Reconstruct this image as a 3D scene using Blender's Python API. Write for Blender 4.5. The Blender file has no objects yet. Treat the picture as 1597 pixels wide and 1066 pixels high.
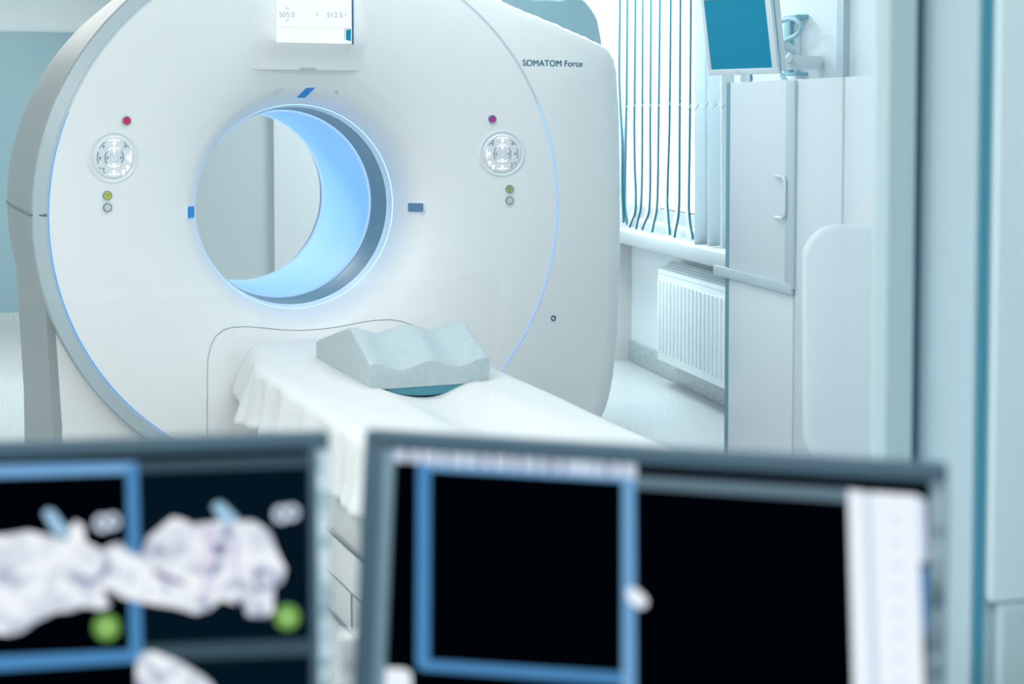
import bpy, bmesh, math, random
from mathutils import Vector, Matrix, noise
random.seed(7)
sc = bpy.context.scene
COL = sc.collection
W, HH, F = 1597.0, 1066.0, 2400.0
CAMZ, PITCH, HORIZ = 1.5, math.radians(2.8), 178.0
PPY = HORIZ + F*math.tan(PITCH)
CX = W/2
CAM = Vector((0, 0, CAMZ))
PI = math.pi

# ------------------------------------------------------------------ survey helpers (photo pixel -> point on a real plane)
def ray(px, py):
    x, y = (px-CX)/F, -(py-PPY)/F
    c, s = math.cos(PITCH), math.sin(PITCH)
    return Vector((x, c + y*s, -s + y*c))
def at_depth(px, py, d):
    r = ray(px, py); return CAM + r*(d/r.y)
def on_plane(px, py, p0, n):
    r = ray(px, py); return CAM + r*((p0-CAM).dot(n)/r.dot(n))
def on_z(px, py, z):
    return on_plane(px, py, Vector((0, 0, z)), Vector((0, 0, 1)))
def smooth(a, b, x):
    t = max(0, min(1, (x-a)/(b-a))); return t*t*(3-2*t)
def interp(tab, x):
    if x <= tab[0][0]: return tab[0][1]
    for (a, va), (b, vb) in zip(tab, tab[1:]):
        if x <= b:
            return va + (vb-va)*(x-a)/(b-a)
    return tab[-1][1]

# ------------------------------------------------------------------ materials
def mat(name, col, rough=.5, metal=0, emit=None, estr=0, spec=.5, coat=0, trans=0):
    m = bpy.data.materials.new(name); m.use_nodes = True
    b = m.node_tree.nodes['Principled BSDF']
    b.inputs['Base Color'].default_value = (*col, 1)
    b.inputs['Roughness'].default_value = rough
    b.inputs['Metallic'].default_value = metal
    b.inputs['Specular IOR Level'].default_value = spec
    b.inputs['Coat Weight'].default_value = coat
    if emit:
        b.inputs['Emission Color'].default_value = (*emit, 1)
        b.inputs['Emission Strength'].default_value = estr
    return m
def noisy(m, scale, c1, c2, lo=.35, hi=.65, detail=3, bump=0):
    nt = m.node_tree; b = nt.nodes['Principled BSDF']
    tc = nt.nodes.new('ShaderNodeTexCoord'); n = nt.nodes.new('ShaderNodeTexNoise')
    n.inputs['Scale'].default_value = scale; n.inputs['Detail'].default_value = detail
    r = nt.nodes.new('ShaderNodeValToRGB')
    r.color_ramp.elements[0].position = lo; r.color_ramp.elements[0].color = (*c1, 1)
    r.color_ramp.elements[1].position = hi; r.color_ramp.elements[1].color = (*c2, 1)
    nt.links.new(tc.outputs['Object'], n.inputs['Vector'])
    nt.links.new(n.outputs['Fac'], r.inputs['Fac'])
    nt.links.new(r.outputs['Color'], b.inputs['Base Color'])
    if bump:
        bp = nt.nodes.new('ShaderNodeBump'); bp.inputs['Strength'].default_value = bump; bp.inputs['Distance'].default_value = .004
        nt.links.new(n.outputs['Fac'], bp.inputs['Height']); nt.links.new(bp.outputs['Normal'], b.inputs['Normal'])
    return m
def emis(name, col, s):
    m = bpy.data.materials.new(name); m.use_nodes = True
    nt = m.node_tree; nt.nodes.clear()
    o = nt.nodes.new('ShaderNodeOutputMaterial'); e = nt.nodes.new('ShaderNodeEmission')
    e.inputs['Color'].default_value = (*col, 1); e.inputs['Strength'].default_value = s
    nt.links.new(e.outputs[0], o.inputs[0]); return m
def glassmat(name, tint, refl=1.0):
    m = bpy.data.materials.new(name); m.use_nodes = True
    nt = m.node_tree; nt.nodes.clear()
    o = nt.nodes.new('ShaderNodeOutputMaterial'); t = nt.nodes.new('ShaderNodeBsdfTransparent')
    g = nt.nodes.new('ShaderNodeBsdfGlossy'); g.inputs['Roughness'].default_value = 0.0
    f = nt.nodes.new('ShaderNodeLayerWeight'); f.inputs['Blend'].default_value = .5
    p5 = nt.nodes.new('ShaderNodeMath'); p5.operation = 'POWER'; p5.inputs[1].default_value = 5
    mu = nt.nodes.new('ShaderNodeMath'); mu.operation = 'MULTIPLY_ADD'; mu.inputs[1].default_value = .96*refl; mu.inputs[2].default_value = .04*refl
    mx = nt.nodes.new('ShaderNodeMixShader')
    t.inputs['Color'].default_value = (*tint, 1)
    nt.links.new(f.outputs['Facing'], p5.inputs[0]); nt.links.new(p5.outputs[0], mu.inputs[0]); nt.links.new(mu.outputs[0], mx.inputs[0])
    nt.links.new(t.outputs[0], mx.inputs[1]); nt.links.new(g.outputs[0], mx.inputs[2])
    nt.links.new(mx.outputs[0], o.inputs[0]); return m

M = {}
M['cover'] = mat('scanner white lacquer', (.815, .815, .805), .38, spec=.45)
M['shell'] = mat('scanner grey shell', (.31, .345, .345), .5, spec=.2)
M['band'] = mat('scanner blue grey rim', (.42, .50, .53), .35)
M['line'] = mat('dark seam', (.10, .15, .18), .6)
M['seam'] = mat('grey seam', (.33, .40, .43), .6)
M['rear'] = mat('scanner rear cover', (.32, .50, .56), .4)
M['blueled'] = emis('blue light line', (.10, .38, .85), 1.0)
M['liner'] = mat('bore liner', (.42, .66, .88), .45, emit=(.16, .46, .95), estr=.30)  # blue bore lighting put into the liner's own colour and glow
M['rimwhite'] = mat('bore rim', (.75, .85, .95), .4)
M['dark ring'] = mat('bore glass ring', (.15, .28, .34), .4)
M['led ring'] = emis('bore ring light', (.22, .48, 1.0), 3.6)
M['keypad'] = mat('keypad plastic', (.74, .77, .79), .35)
M['glyph_lit'] = emis('lit symbols', (1, 1, 1), 1.3)
M['glyph'] = mat('grey symbols', (.14, .19, .21), .5)
M['bezelring'] = mat('button ring', (.22, .28, .33), .35, metal=.3)
M['red'] = mat('stop button red', (.72, .0, .06), .3)
M['magenta'] = mat('stop button magenta', (.42, .02, .30), .3)
M['yellow'] = mat('yellow button', (.66, .67, .03), .3)
M['green_y'] = mat('yellow green button', (.40, .55, .12), .3)
M['greybtn'] = mat('grey button', (.55, .62, .66), .3)
M['blue'] = mat('blue indicator', (.0, .19, .55), .3, emit=(.0, .2, .6), estr=.15)
M['slate'] = mat('slate indicator', (.10, .20, .32), .3)
M['ink'] = mat('navy lettering', (.01, .12, .20), .5)
M['screen_on'] = emis('gantry display', (.93, .975, 1.0), 1.05)
M['disp_text'] = emis('display grey text', (.42, .56, .66), .8)
M['disp_pale'] = emis('display pale marks', (.80, .86, .9), .9)
M['disp_teal'] = emis('display teal', (.0, .30, .50), .8)
M['wallw'] = noisy(mat('white wall paint', (.8, .8, .8), .7), 3, (.74, .80, .83), (.78, .83, .86))
M['wallb'] = noisy(mat('grey blue wall panel', (.4, .5, .55), .5), 2, (.24, .40, .47), (.265, .425, .49))
M['wallp'] = mat('pale upper wall', (.62, .72, .76), .6)
M['wallg'] = mat('shade toned wall', (.52, .54, .53), .6)  # shaded part of the back wall, its shade put into the grey
M['wallc'] = mat('cream wall', (.67, .655, .64), .6)
M['ceil'] = mat('ceiling white', (.82, .85, .87), .8)
def speckle(name, base, dark, lightc):
    m = mat(name, base, .28)
    nt = m.node_tree; b = nt.nodes['Principled BSDF']
    tc = nt.nodes.new('ShaderNodeTexCoord')
    n = nt.nodes.new('ShaderNodeTexNoise'); n.inputs['Scale'].default_value = 90; n.inputs['Detail'].default_value = 4; n.inputs['Roughness'].default_value = .8
    r = nt.nodes.new('ShaderNodeValToRGB')
    e = r.color_ramp.elements
    e[0].position = .40; e[0].color = (*dark, 1); e[1].position = .57; e[1].color = (*lightc, 1)
    k = e.new(.46); k.color = (*base, 1)
    nt.links.new(tc.outputs['Object'], n.inputs['Vector']); nt.links.new(n.outputs['Fac'], r.inputs['Fac'])
    nt.links.new(r.outputs['Color'], b.inputs['Base Color'])
    return m
M['floor'] = speckle('speckled vinyl floor', (.52, .555, .565), (.26, .33, .35), (.585, .62, .63))
M['cove'] = speckle('speckled coved skirting', (.45, .53, .55), (.22, .31, .34), (.55, .63, .65))
M['radiator'] = mat('radiator enamel', (.80, .85, .87), .4)
M['grille'] = mat('radiator grille', (.45, .56, .60), .5)
M['sill'] = mat('window sill', (.56, .61, .63), .5)
M['slat'] = mat('blind fabric', (.78, .85, .88), .8)
M['slatedge'] = mat('teal slat edge shade', (.002, .13, .18), .8)  # dark colour for the shade on the slats' thin edges
M['chain'] = mat('bead chain', (.35, .48, .52), .5)
M['cab'] = mat('cabinet laminate', (.69, .76, .80), .35)
M['cabtrim'] = mat('cabinet edge trim', (.14, .30, .37), .5)
M['rail'] = mat('cabinet rail', (.50, .61, .66), .5)
M['teal screen'] = mat('emissive teal screen', (.0, .17, .27), .3, spec=.15, emit=(.0, .20, .34), estr=.40)  # teal base with a weak emission of the same hue
M['moncase'] = mat('pale monitor casing', (.70, .78, .81), .4)
M['mount'] = mat('blue grey mount', (.20, .45, .54), .45)
M['cable'] = mat('blue grey cable', (.30, .52, .60), .5)
M['foam'] = noisy(mat('grey foam', (.5, .6, .6), .75), 40, (.45, .53, .55), (.49, .57, .59), bump=.05)
M['sheet'] = noisy(mat('white sheet', (.9, .9, .9), .85), 60, (.71, .72, .72), (.75, .755, .75), bump=.04)
M['tablew'] = mat('table white', (.60, .61, .61), .4)
M['bezel'] = mat('monitor bezel blue grey', (.062, .115, .155), .5)
M['bezel2'] = mat('monitor inner bezel', (.20, .30, .36), .45)
M['marks'] = noisy(mat('bezel mottled marks', (.3, .4, .5), .5), 60, (.08, .13, .16), (.40, .48, .52))
M['marks2'] = noisy(mat('pale bezel marks', (.4, .5, .6), .5), 70, (.26, .38, .45), (.80, .90, .95))
M['black'] = emis('screen black', (.0, .0008, .002), 1)
M['navy'] = emis('screen dark navy', (.0012, .007, .014), 1)
M['sblue'] = emis('screen blue frame', (.07, .235, .48), 1)
M['sblue2'] = emis('screen light blue frame', (.16, .36, .62), 1)
M['sgrey'] = emis('screen grey bar', (.12, .19, .24), 1)
M['sgrey2'] = emis('screen dark grey bar', (.04, .075, .10), 1)
M['swhite'] = emis('screen white panel', (.78, .85, .92), 1)
M['swhite2'] = emis('screen pale blue panel', (.55, .64, .78), 1)
M['sgreen'] = emis('screen green dot', (.15, .34, .08), 1)
def scanmat():
    m = bpy.data.materials.new('volume scan image'); m.use_nodes = True
    nt = m.node_tree; nt.nodes.clear()
    o = nt.nodes.new('ShaderNodeOutputMaterial'); e = nt.nodes.new('ShaderNodeEmission')
    tc = nt.nodes.new('ShaderNodeTexCoord'); n = nt.nodes.new('ShaderNodeTexNoise')
    n.inputs['Scale'].default_value = 34; n.inputs['Detail'].default_value = 2; n.inputs['Distortion'].default_value = 1.5
    r = nt.nodes.new('ShaderNodeValToRGB'); el = r.color_ramp.elements
    el[0].position = .30; el[0].color = (.22, .26, .40, 1); el[1].position = .60; el[1].color = (.80, .84, .89, 1)
    k = el.new(.44); k.color = (.58, .63, .72, 1)
    nt.links.new(tc.outputs['Object'], n.inputs['Vector']); nt.links.new(n.outputs['Fac'], r.inputs['Fac'])
    nt.links.new(r.outputs['Color'], e.inputs['Color']); nt.links.new(e.outputs[0], o.inputs[0]); return m
M['scan'] = scanmat()
M['jamb'] = mat('window jamb paint', (.47, .61, .68), .5)
M['frameg'] = mat('window frame grey green', (.50, .64, .67), .5)
M['gasket'] = mat('dark gasket', (.03, .09, .13), .6)
M['casing'] = mat('pale casing', (.78, .92, .96), .5)
M['groove'] = mat('blue groove', (.07, .31, .42), .5)
M['pane'] = glassmat('control window glass', (.97, .99, .995), 1.0)
M['pane2'] = glassmat('outer window glass', (.97, .99, 1.0), 1.0)
M['addedlampglow'] = emis('added lamp diffuser', (1, 1, 1), 1)
M['desk'] = mat('desk laminate', (.6, .66, .7), .5)
M['whitebox'] = mat('white card', (.95, .95, .95), .6)
M['chair'] = mat('grey chair shell', (.62, .69, .73), .6)
M['metal'] = mat('steel', (.45, .5, .53), .3, metal=.8)

# ------------------------------------------------------------------ mesh helpers
def link(o, parent=None, mtx=None):
    COL.objects.link(o)
    if parent is not None: o.parent = parent
    if mtx is not None: o.matrix_local = mtx
    return o
def mk(name, verts, faces, m, parent=None, mtx=None, angle=35, recalc=True):
    me = bpy.data.meshes.new(name)
    me.from_pydata([tuple(v) for v in verts], [], faces)
    if recalc:
        bm = bmesh.new(); bm.from_mesh(me)
        bmesh.ops.recalc_face_normals(bm, faces=bm.faces); bm.to_mesh(me); bm.free()
    me.polygons.foreach_set('use_smooth', [True]*len(me.polygons))
    me.set_sharp_from_angle(angle=math.radians(angle))
    for mm in (m if isinstance(m, (list, tuple)) else [m]): me.materials.append(mm)
    o = bpy.data.objects.new(name, me)
    return link(o, parent, mtx)
class MB:
    def __init__(s): s.v = []; s.f = []
    def add(s, v, f):
        k = len(s.v); s.v += [Vector(p) for p in v]; s.f += [[i+k for i in q] for q in f]; return s
    def box(s, a, b, bev=0, seg=2, mtx=None):
        bm = bmesh.new(); bmesh.ops.create_cube(bm, size=1)
        a, b = Vector(a), Vector(b)
        for v in bm.verts:
            v.co = Vector([(a[i]+b[i])/2 + v.co[i]*(b[i]-a[i]) for i in range(3)])
        if bev: bmesh.ops.bevel(bm, geom=bm.edges[:], offset=bev, segments=seg, profile=.5, affect='EDGES')
        return s.bm(bm, mtx)
    def bm(s, bm, mtx=None):
        bm.verts.ensure_lookup_table(); bm.verts.index_update()
        vs = [(mtx @ v.co) if mtx else v.co.copy() for v in bm.verts]
        s.add(vs, [[v.index for v in f.verts] for f in bm.faces]); bm.free(); return s
    def cyl(s, p, q, r, n=20, r2=None):
        p, q = Vector(p), Vector(q); d = (q-p).normalized()
        u = d.orthogonal().normalized(); w = d.cross(u); r2 = r if r2 is None else r2
        k = len(s.v)
        for c, rr in ((p, r), (q, r2)):
            for i in range(n):
                a = 2*PI*i/n; s.v.append(c + (u*math.cos(a)+w*math.sin(a))*rr)
        for i in range(n):
            j = (i+1) % n; s.f.append([k+i, k+j, k+n+j, k+n+i])
        s.f.append([k+i for i in range(n)][::-1]); s.f.append([k+n+i for i in range(n)]); return s
    def tube(s, pts, r, n=8):
        pts = [Vector(p) for p in pts]; k = len(s.v); u = None
        for i, p in enumerate(pts):
            d = (pts[min(i+1, len(pts)-1)]-pts[max(i-1, 0)]).normalized()
            if u is None: u = d.orthogonal().normalized()
            u = (u - d*u.dot(d)).normalized(); w = d.cross(u)
            for j in range(n):
                a = 2*PI*j/n; s.v.append(p+(u*math.cos(a)+w*math.sin(a))*r)
        for i in range(len(pts)-1):
            for j in range(n):
                l = (j+1) % n; s.f.append([k+i*n+j, k+i*n+l, k+(i+1)*n+l, k+(i+1)*n+j])
        s.f.append([k+j for j in range(n)][::-1]); e = k+(len(pts)-1)*n; s.f.append([e+j for j in range(n)]); return s
    def prism(s, poly, y0, y1):           # polygon in (x, z), extruded along y
        n = len(poly); k = len(s.v)
        s.v += [Vector((x, y0, z)) for x, z in poly] + [Vector((x, y1, z)) for x, z in poly]
        s.f.append([k+i for i in range(n)]); s.f.append([k+n+i for i in range(n)][::-1])
        for i in range(n):
            j = (i+1) % n; s.f.append([k+i, k+n+i, k+n+j, k+j])
        return s
    def ring(s, r0, r1, y0, y1, n=48, a0=0, a1=2*PI):   # annular slab in xz, thickness along y
        k = len(s.v); full = abs(a1-a0-2*PI) < 1e-6; c = n if full else n+1
        for i in range(c):
            a = a0+(a1-a0)*i/n; ca, sa = math.cos(a), math.sin(a)
            for r, y in ((r0, y0), (r1, y0), (r1, y1), (r0, y1)): s.v.append(Vector((r*ca, y, r*sa)))
        for i in range(n):
            j = (i+1) % c
            for q in range(4):
                t = (q+1) % 4; s.f.append([k+i*4+q, k+j*4+q, k+j*4+t, k+i*4+t])
        if not full:
            s.f.append([k+q for q in range(4)]); s.f.append([k+(c-1)*4+q for q in range(4)][::-1])
        return s
    def build(s, name, m, parent=None, mtx=None, angle=35, recalc=True):
        return mk(name, s.v, s.f, m, parent, mtx, angle, recalc)
def empty(name, loc=(0, 0, 0), rz=0, mtx=None):
    o = bpy.data.objects.new(name, None); COL.objects.link(o); o.empty_display_size = .1
    if mtx is not None: o.matrix_world = mtx
    else: o.location = loc; o.rotation_euler = (0, 0, rz)
    return o
def tag(o, label, cat, group=None):
    o['label'] = label; o['category'] = cat
    if group: o['group'] = group
    return o
def struct(o):
    o['kind'] = 'structure'; return o
def rrect(x0, z0, x1, z1, r, n=5, shear=0):
    pts = []
    for cx, cz, a in ((x1-r, z1-r, 0), (x0+r, z1-r, 90), (x0+r, z0+r, 180), (x1-r, z0+r, 270)):
        for i in range(n+1):
            t = math.radians(a+90*i/n); pts.append((cx+r*math.cos(t), cz+r*math.sin(t)))
    return [(x+shear*(z-(z0+z1)/2), z) for x, z in pts]
def text_mesh(name, body, width, m, parent, mtx, depth=.001, space=1.0, bold=0.0):
    c = bpy.data.curves.new(name, 'FONT'); c.body = body; c.size = 1; c.extrude = 0
    c.space_character = space
    t = bpy.data.objects.new('tmp', c); COL.objects.link(t)
    bpy.context.view_layer.update()
    me = bpy.data.meshes.new_from_object(t.evaluated_get(bpy.context.evaluated_depsgraph_get()))
    bpy.data.objects.remove(t)
    xs = [v.co.x for v in me.vertices]; s = width/(max(xs)-min(xs)); x0 = min(xs)
    for v in me.vertices: v.co = Vector(((v.co.x-x0)*s, -depth, v.co.y*s))
    if bold:                                # heavier strokes: the same glyphs again, a hair to the side
        bm = bmesh.new(); bm.from_mesh(me)
        g = bmesh.ops.duplicate(bm, geom=bm.verts[:]+bm.edges[:]+bm.faces[:])
        for e in g['geom']:
            if isinstance(e, bmesh.types.BMVert): e.co += Vector((bold, -.0002, bold*.3))
        bm.to_mesh(me); bm.free()
    me.materials.clear(); me.materials.append(m)
    o = bpy.data.objects.new(name, me); return link(o, parent, mtx)

# ------------------------------------------------------------------ CT scanner
PHI = math.radians(24.6)
EX = Vector((math.cos(PHI), math.sin(PHI), 0)); EY = Vector((-math.sin(PHI), math.cos(PHI), 0))
P0 = at_depth(500, 329, 6.145)
Z0 = P0.z
O = Vector((P0.x, P0.y, 0))
def toG(p):
    d = p-O; return Vector((d.dot(EX), d.dot(EY), d.z))
def gplane(px, py, delta):
    return toG(on_plane(px, py, O+EY*delta, EY))
RD = 1.05
PROF = [(.418, .40), (.428, .33), (.440, .27), (.455, .225), (.475, .19), (.50, .163), (.56, .125), (.64, .09), (.74, .058), (.86, .030), (.96, .010), (1.05, 0)]
def gsurf(px, py):
    """point of the dished front cover seen at a photo pixel, with its normal, in scanner coordinates"""
    d = .05
    for _ in range(25):
        p = gplane(px, py, d); r = math.hypot(p.x, p.z-Z0); d = .5*d+.5*interp(PROF, r) if r < RD else 0
    p = gplane(px, py, d)
    r = math.hypot(p.x, p.z-Z0)
    if r >= RD: return Vector((p.x, d, p.z)), Vector((0, -1, 0))
    sl = (interp(PROF, r+.02)-interp(PROF, r-.02))/.04
    n = Vector((sl*p.x/r, -1, sl*(p.z-Z0)/r)).normalized()
    return Vector((p.x, d, p.z)), n
def gframe(px, py, lift=0.0, flat=False):
    p, n = gsurf(px, py)
    if flat: n = Vector((0, -1, 0))
    y = -n; z = Vector((0, 0, 1)); x = y.cross(z).normalized(); z = x.cross(y)
    m = Matrix((x, y, z)).transposed().to_4x4(); m.translation = p+n*lift; return m
scanner = tag(empty('ct_scanner', O, PHI), 'large white ring-shaped scanner with a blue-lit bore and round front', 'scanner')
N = 288
# dished front cover
v, f = [], []
rs = []
for (ra, _), (rb, _) in zip(PROF, PROF[1:]):
    k = 4 if rb-ra < .03 else 6
    rs += [ra+(rb-ra)*i/k for i in range(k)]
rs.append(RD)
# smooth profile (Catmull style blur of the table)
def psm(r):
    w = .004+.02*smooth(.44, .7, r)
    return (interp(PROF, r-w)+interp(PROF, r-w/2)+interp(PROF, r)+interp(PROF, r+w/2)+interp(PROF, r+w))/5
for r in rs:
    for i in range(N):
        a = 2*PI*i/N; v.append((r*math.cos(a), psm(r), Z0+r*math.sin(a)))
for k in range(len(rs)-1):
    for i in range(N):
        j = (i+1) % N; f.append([k*N+i, k*N+j, (k+1)*N+j, (k+1)*N+i])
k = len(rs)-1; base = len(v)
for i in range(N):
    a = 2*PI*i/N; v.append((RD*math.cos(a), .05, Z0+RD*math.sin(a)))
for i in range(N):
    j = (i+1) % N; f.append([k*N+i, k*N+j, base+j, base+i])
front = mk('front_cover', v, f, M['cover'], scanner, angle=60)

# outline of the outer covers
def wl(a): return smooth(.15, -.35, math.cos(a))
pr = [gplane(*q, 0.0) for q in ((795, 0), (880, 33), (930, 57), (945, 80), (950, 180), (951, 300), (951, 420), (948, 520), (941, 600), (925, 648))]
poly = [(-.35, 1.045), (-.1, 1.10), (.2, 1.09), (.45, 1.0)] + [(p.x, p.z-Z0-(.05 if i < 3 else .03 if i == 3 else 0)) for i, p in enumerate(pr)] + [(.6, -1.0), (.3, -1.06), (-.3, -1.05)]
def Fout(a):
    d = Vector((math.cos(a), math.sin(a))); best = 1.056
    for p, q in zip(poly, poly[1:]):
        p, q = Vector(p), Vector(q); e = q-p
        den = d.x*e.y-d.y*e.x
        if abs(den) < 1e-9: continue
        t = (p.x*e.y-p.y*e.x)/den; u = (p.x*d.y-p.y*d.x)/den
        if t > 0 and -1e-6 <= u <= 1+1e-6: best = max(best, t)
    return best
FR = [Fout(2*PI*i/720) for i in range(720)]
FS = [sum(FR[(i+k) % 720] for k in range(-4, 5))/9 for i in range(720)]
def Fo(a): return FS[int(round(a/(2*PI)*720)) % 720]
RI = 1.058
def band_r(a): return RI + .05*wl(a)
# rim band on the rounded side, with a thin blue light line inside it
def loft(name, angs, layers, m, parent=scanner, angle=40):
    v, f = [], []; n = len(angs)
    for L in layers:
        for a in angs:
            r, d = L(a); v.append((r*math.cos(a), d, Z0+r*math.sin(a)))
    for k in range(len(layers)-1):
        for i in range(n-1): f.append([k*n+i, k*n+i+1, (k+1)*n+i+1, (k+1)*n+i])
    return mk(name, v, f, m, parent, angle=angle)
def arange(a0, a1, n): return [math.radians(a0+(a1-a0)*i/n) for i in range(n+1)]
loft('light_line', arange(158, 242, 120), [lambda a: (RD-.001, .012), lambda a: (RD+.001, -.001), lambda a: (RD+.0045*math.sin((math.degrees(a)-158)/84*PI)**.5, -.0005), lambda a: (RD+.006, .012)], M['blueled'])
loft('light_line', arange(-42, 24, 80), [lambda a: (RD-.001, .012), lambda a: (RD+.001, -.0012), lambda a: (RI, -.001), lambda a: (RI, .012)], mat('dim blue light line', (.55, .68, .82), .4, emit=(.15, .4, 1), estr=.35))
loft('rim_joint', arange(0, 360, 300), [lambda a: (RD-.001, .0035), lambda a: (RI+.002, .0035)], mat('rim joint grey', (.58, .64, .67), .5))
loft('rim_band', arange(80, 268, 200), [lambda a: (RI-.006, .014), lambda a: (RI, .004), lambda a: (RI+.003, .0), lambda a: (band_r(a)-.003, .018*wl(a)), lambda a: (band_r(a), .030)], M['band'])
# squared side cover
def kb(a):
    d = math.degrees(a); return smooth(-55, -38, d)*smooth(32, 22, d)
def rightcov():
    angs = arange(-100, 112, 300)
    lays = [lambda a: (RI+.001, .05), lambda a: (RI+.001, .004), lambda a: (max(RI+.002, min(Fo(a), RI+.004)), 0.0),
            lambda a: (max(RI+.004, Fo(a)-.012), 0.0), lambda a: (max(RI+.006, Fo(a)), .004),
            lambda a: (max(RI+.008, Fo(a)+.020+.012*kb(a)), .016), lambda a: (max(RI+.01, Fo(a)+.036+.032*kb(a)), .040), lambda a: (max(RI+.01, Fo(a)+.046+.048*kb(a)), .08), lambda a: (max(RI+.01, Fo(a)+.052+.060*kb(a)), .18), lambda a: (max(RI+.01, Fo(a)+.052+.062*kb(a)), .36), lambda a: (max(RI+.01, Fo(a)+.04), .62)]
    return loft('side_cover', angs, lays, M['cover'])
side = rightcov()
# rounded grey shell: upper and lower piece
def dend(a):
    d = math.degrees(a); return 1.0 if d < 192 else .05+.95*(1-smooth(192, 236, d))
def shell(name, a0, a1, m):
    fr = [0, .03, .08, .16, .28, .42, .58, .76, 1.0]
    def lay(t):
        return lambda a: (band_r(a)+.002+-.012*t*wl(a)*min(1, dend(a)*1.6) - .05*max(0, t-.7), .030+t*dend(a))
    return loft(name, arange(a0, a1, 120), [lay(t) for t in fr] + [lambda a: (band_r(a)-.12, .03+dend(a)+.01)], m)
shell('upper_shell', 100, 179.2, M['shell'])
shell('lower_shell', 179.6, 252, M['shell'])
# joint line across the shell
jt = []
a = math.radians(179.4)
for i in range(14):
    t = i/13; r = band_r(a)+.003+-.012*t - .05*max(0, t-.7)
    jt.append((r*math.cos(a), .030+t*1.0, Z0+r*math.sin(a)))
jt = [(-RI-.001, -.001, Z0+.012), (-RI-.05, .028, Z0+.012)] + jt[1:]
MB().tube(jt, .005, 6).build('shell_joint', M['line'], scanner)
# thin dark edge lines along the rim band
MB().tube([(math.cos(a)*(band_r(a)), .031, Z0+math.sin(a)*band_r(a)) for a in arange(95, 262, 150)], .003, 6).build('rim_seam', M['seam'], scanner)
# pedestal under the ring
pa = gplane(80, 448, .12); pb = gplane(95, 663, .12)
xb, xt = pb.x, pa.x
ped = [(-1.01, .0), (1.20, .0), (1.28, .12), (1.28, .9), (1.0, .9), (.6, .36), (-.6, .36), (xt+.05, pa.z+.12), (xt, pa.z), (xb, pb.z), (xb+.015, .1)]
pm = MB(); pm.prism([(x, z) for x, z in ped], .115, .98)
pm.build('pedestal', M['cover'], scanner, angle=20)
pm = MB(); pm.prism([(xb+.003, .08), (xb+.003, pb.z), (xt+.003, pa.z), (xt+.003, 1.02), (xt-.006-.02, 1.02), (xt-.026, pa.z), (xb-.03, pb.z), (xb-.03, .08)], .1135, .985)
pm.build('pedestal_side_panel', M['shell'], scanner, angle=20)
MB().box((-.85, .25, 0), (1.1, .9, .11), .01).build('plinth', M['line'], scanner)
# rear cover rising behind the sloping shoulder
rp = [gplane(*q, .60) for q in ((835, 0), (905, -14), (935, 8), (946, 35), (951, 75), (945, 200), (935, 600))]
rpoly = [(-.7, .5), (-.6, .72), (-.2, 1.0), (.3, 1.25)] + [(p.x, p.z-Z0) for p in rp] + [(.3, -.7), (-.6, -.6)]
pm = MB(); pm.prism([(x, z+Z0) for x, z in rpoly], .63, 1.30)
# cut-out for the bore: build as ring around instead of a solid prism
pm = MB()
nn = 200; outs = []
def rout(a):
    d = Vector((math.cos(a), math.sin(a))); b = .6
    for p, q in zip(rpoly, rpoly[1:]+rpoly[:1]):
        p, q = Vector(p), Vector(q); e = q-p; den = d.x*e.y-d.y*e.x
        if abs(den) < 1e-9: continue
        t = (p.x*e.y-p.y*e.x)/den; u = (p.x*d.y-p.y*d.x)/den
        if t > 0 and -1e-6 <= u <= 1+1e-6: b = max(b, t)
    return b
RR = [rout(2*PI*i/360) for i in range(360)]
RR = [sum(RR[(i+k) % 360] for k in range(-2, 3))/5 for i in range(360)]
def Ro(a): return RR[int(round(a/(2*PI)*360)) % 360]
loft('rear_cover', arange(0, 360, 300), [lambda a: (.50, .64), lambda a: (Ro(a)-.04, .64), lambda a: (Ro(a)-.012, .655), lambda a: (Ro(a), .69), lambda a: (Ro(a), 1.20), lambda a: (Ro(a)-.08, 1.34), lambda a: (.50, 1.365), lambda a: (.43, 1.371)], M['rear'])
# bore: glass ring, light ring, liner
def lathe(name, prof, m, parent=scanner, angle=50):
    v, f = [], []; n = 192
    for r, d in prof:
        for i in range(n):
            a = 2*PI*i/n; v.append((r*math.cos(a), d, Z0+r*math.sin(a)))
    for k in range(len(prof)-1):
        for i in range(n):
            j = (i+1) % n; f.append([k*n+i, k*n+j, (k+1)*n+j, (k+1)*n+i])
    return mk(name, v, f, m, parent, angle=angle)
BR = .412
lathe('bore_light', [(.4282, .329), (.4268, .334)], M['led ring'])
lathe('bore_edge', [(.4268, .334), (.4225, .352), (.4195, .375), (.4165, .378)], M['rimwhite'])
ringo = lathe('bore_ring', [(.4175, .377), (BR+.002, .395), (BR, .41), (BR-.004, .55), (BR-.006, .556)], M['dark ring'])
liner = lathe('bore_liner', [(BR-.004, .553), (BR-.012, .558), (BR-.013, .58), (BR-.013, 1.17), (BR-.013, 1.212)], M['liner'])
lathe('liner_rim', [(BR-.004, .553), (BR-.0125, .5555), (BR-.0145, .560), (BR-.0135, .564)], emis('liner rim light', (.42, .66, 1), 1.0))
lathe('liner_end_rim', [(BR-.0135, 1.205), (BR-.016, 1.212), (BR-.015, 1.24), (BR+.03, 1.372)], emis('liner end added glow', (.50, .72, 1), 1.0))  # glow added to the far rim so the tunnel brightens evenly

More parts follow.
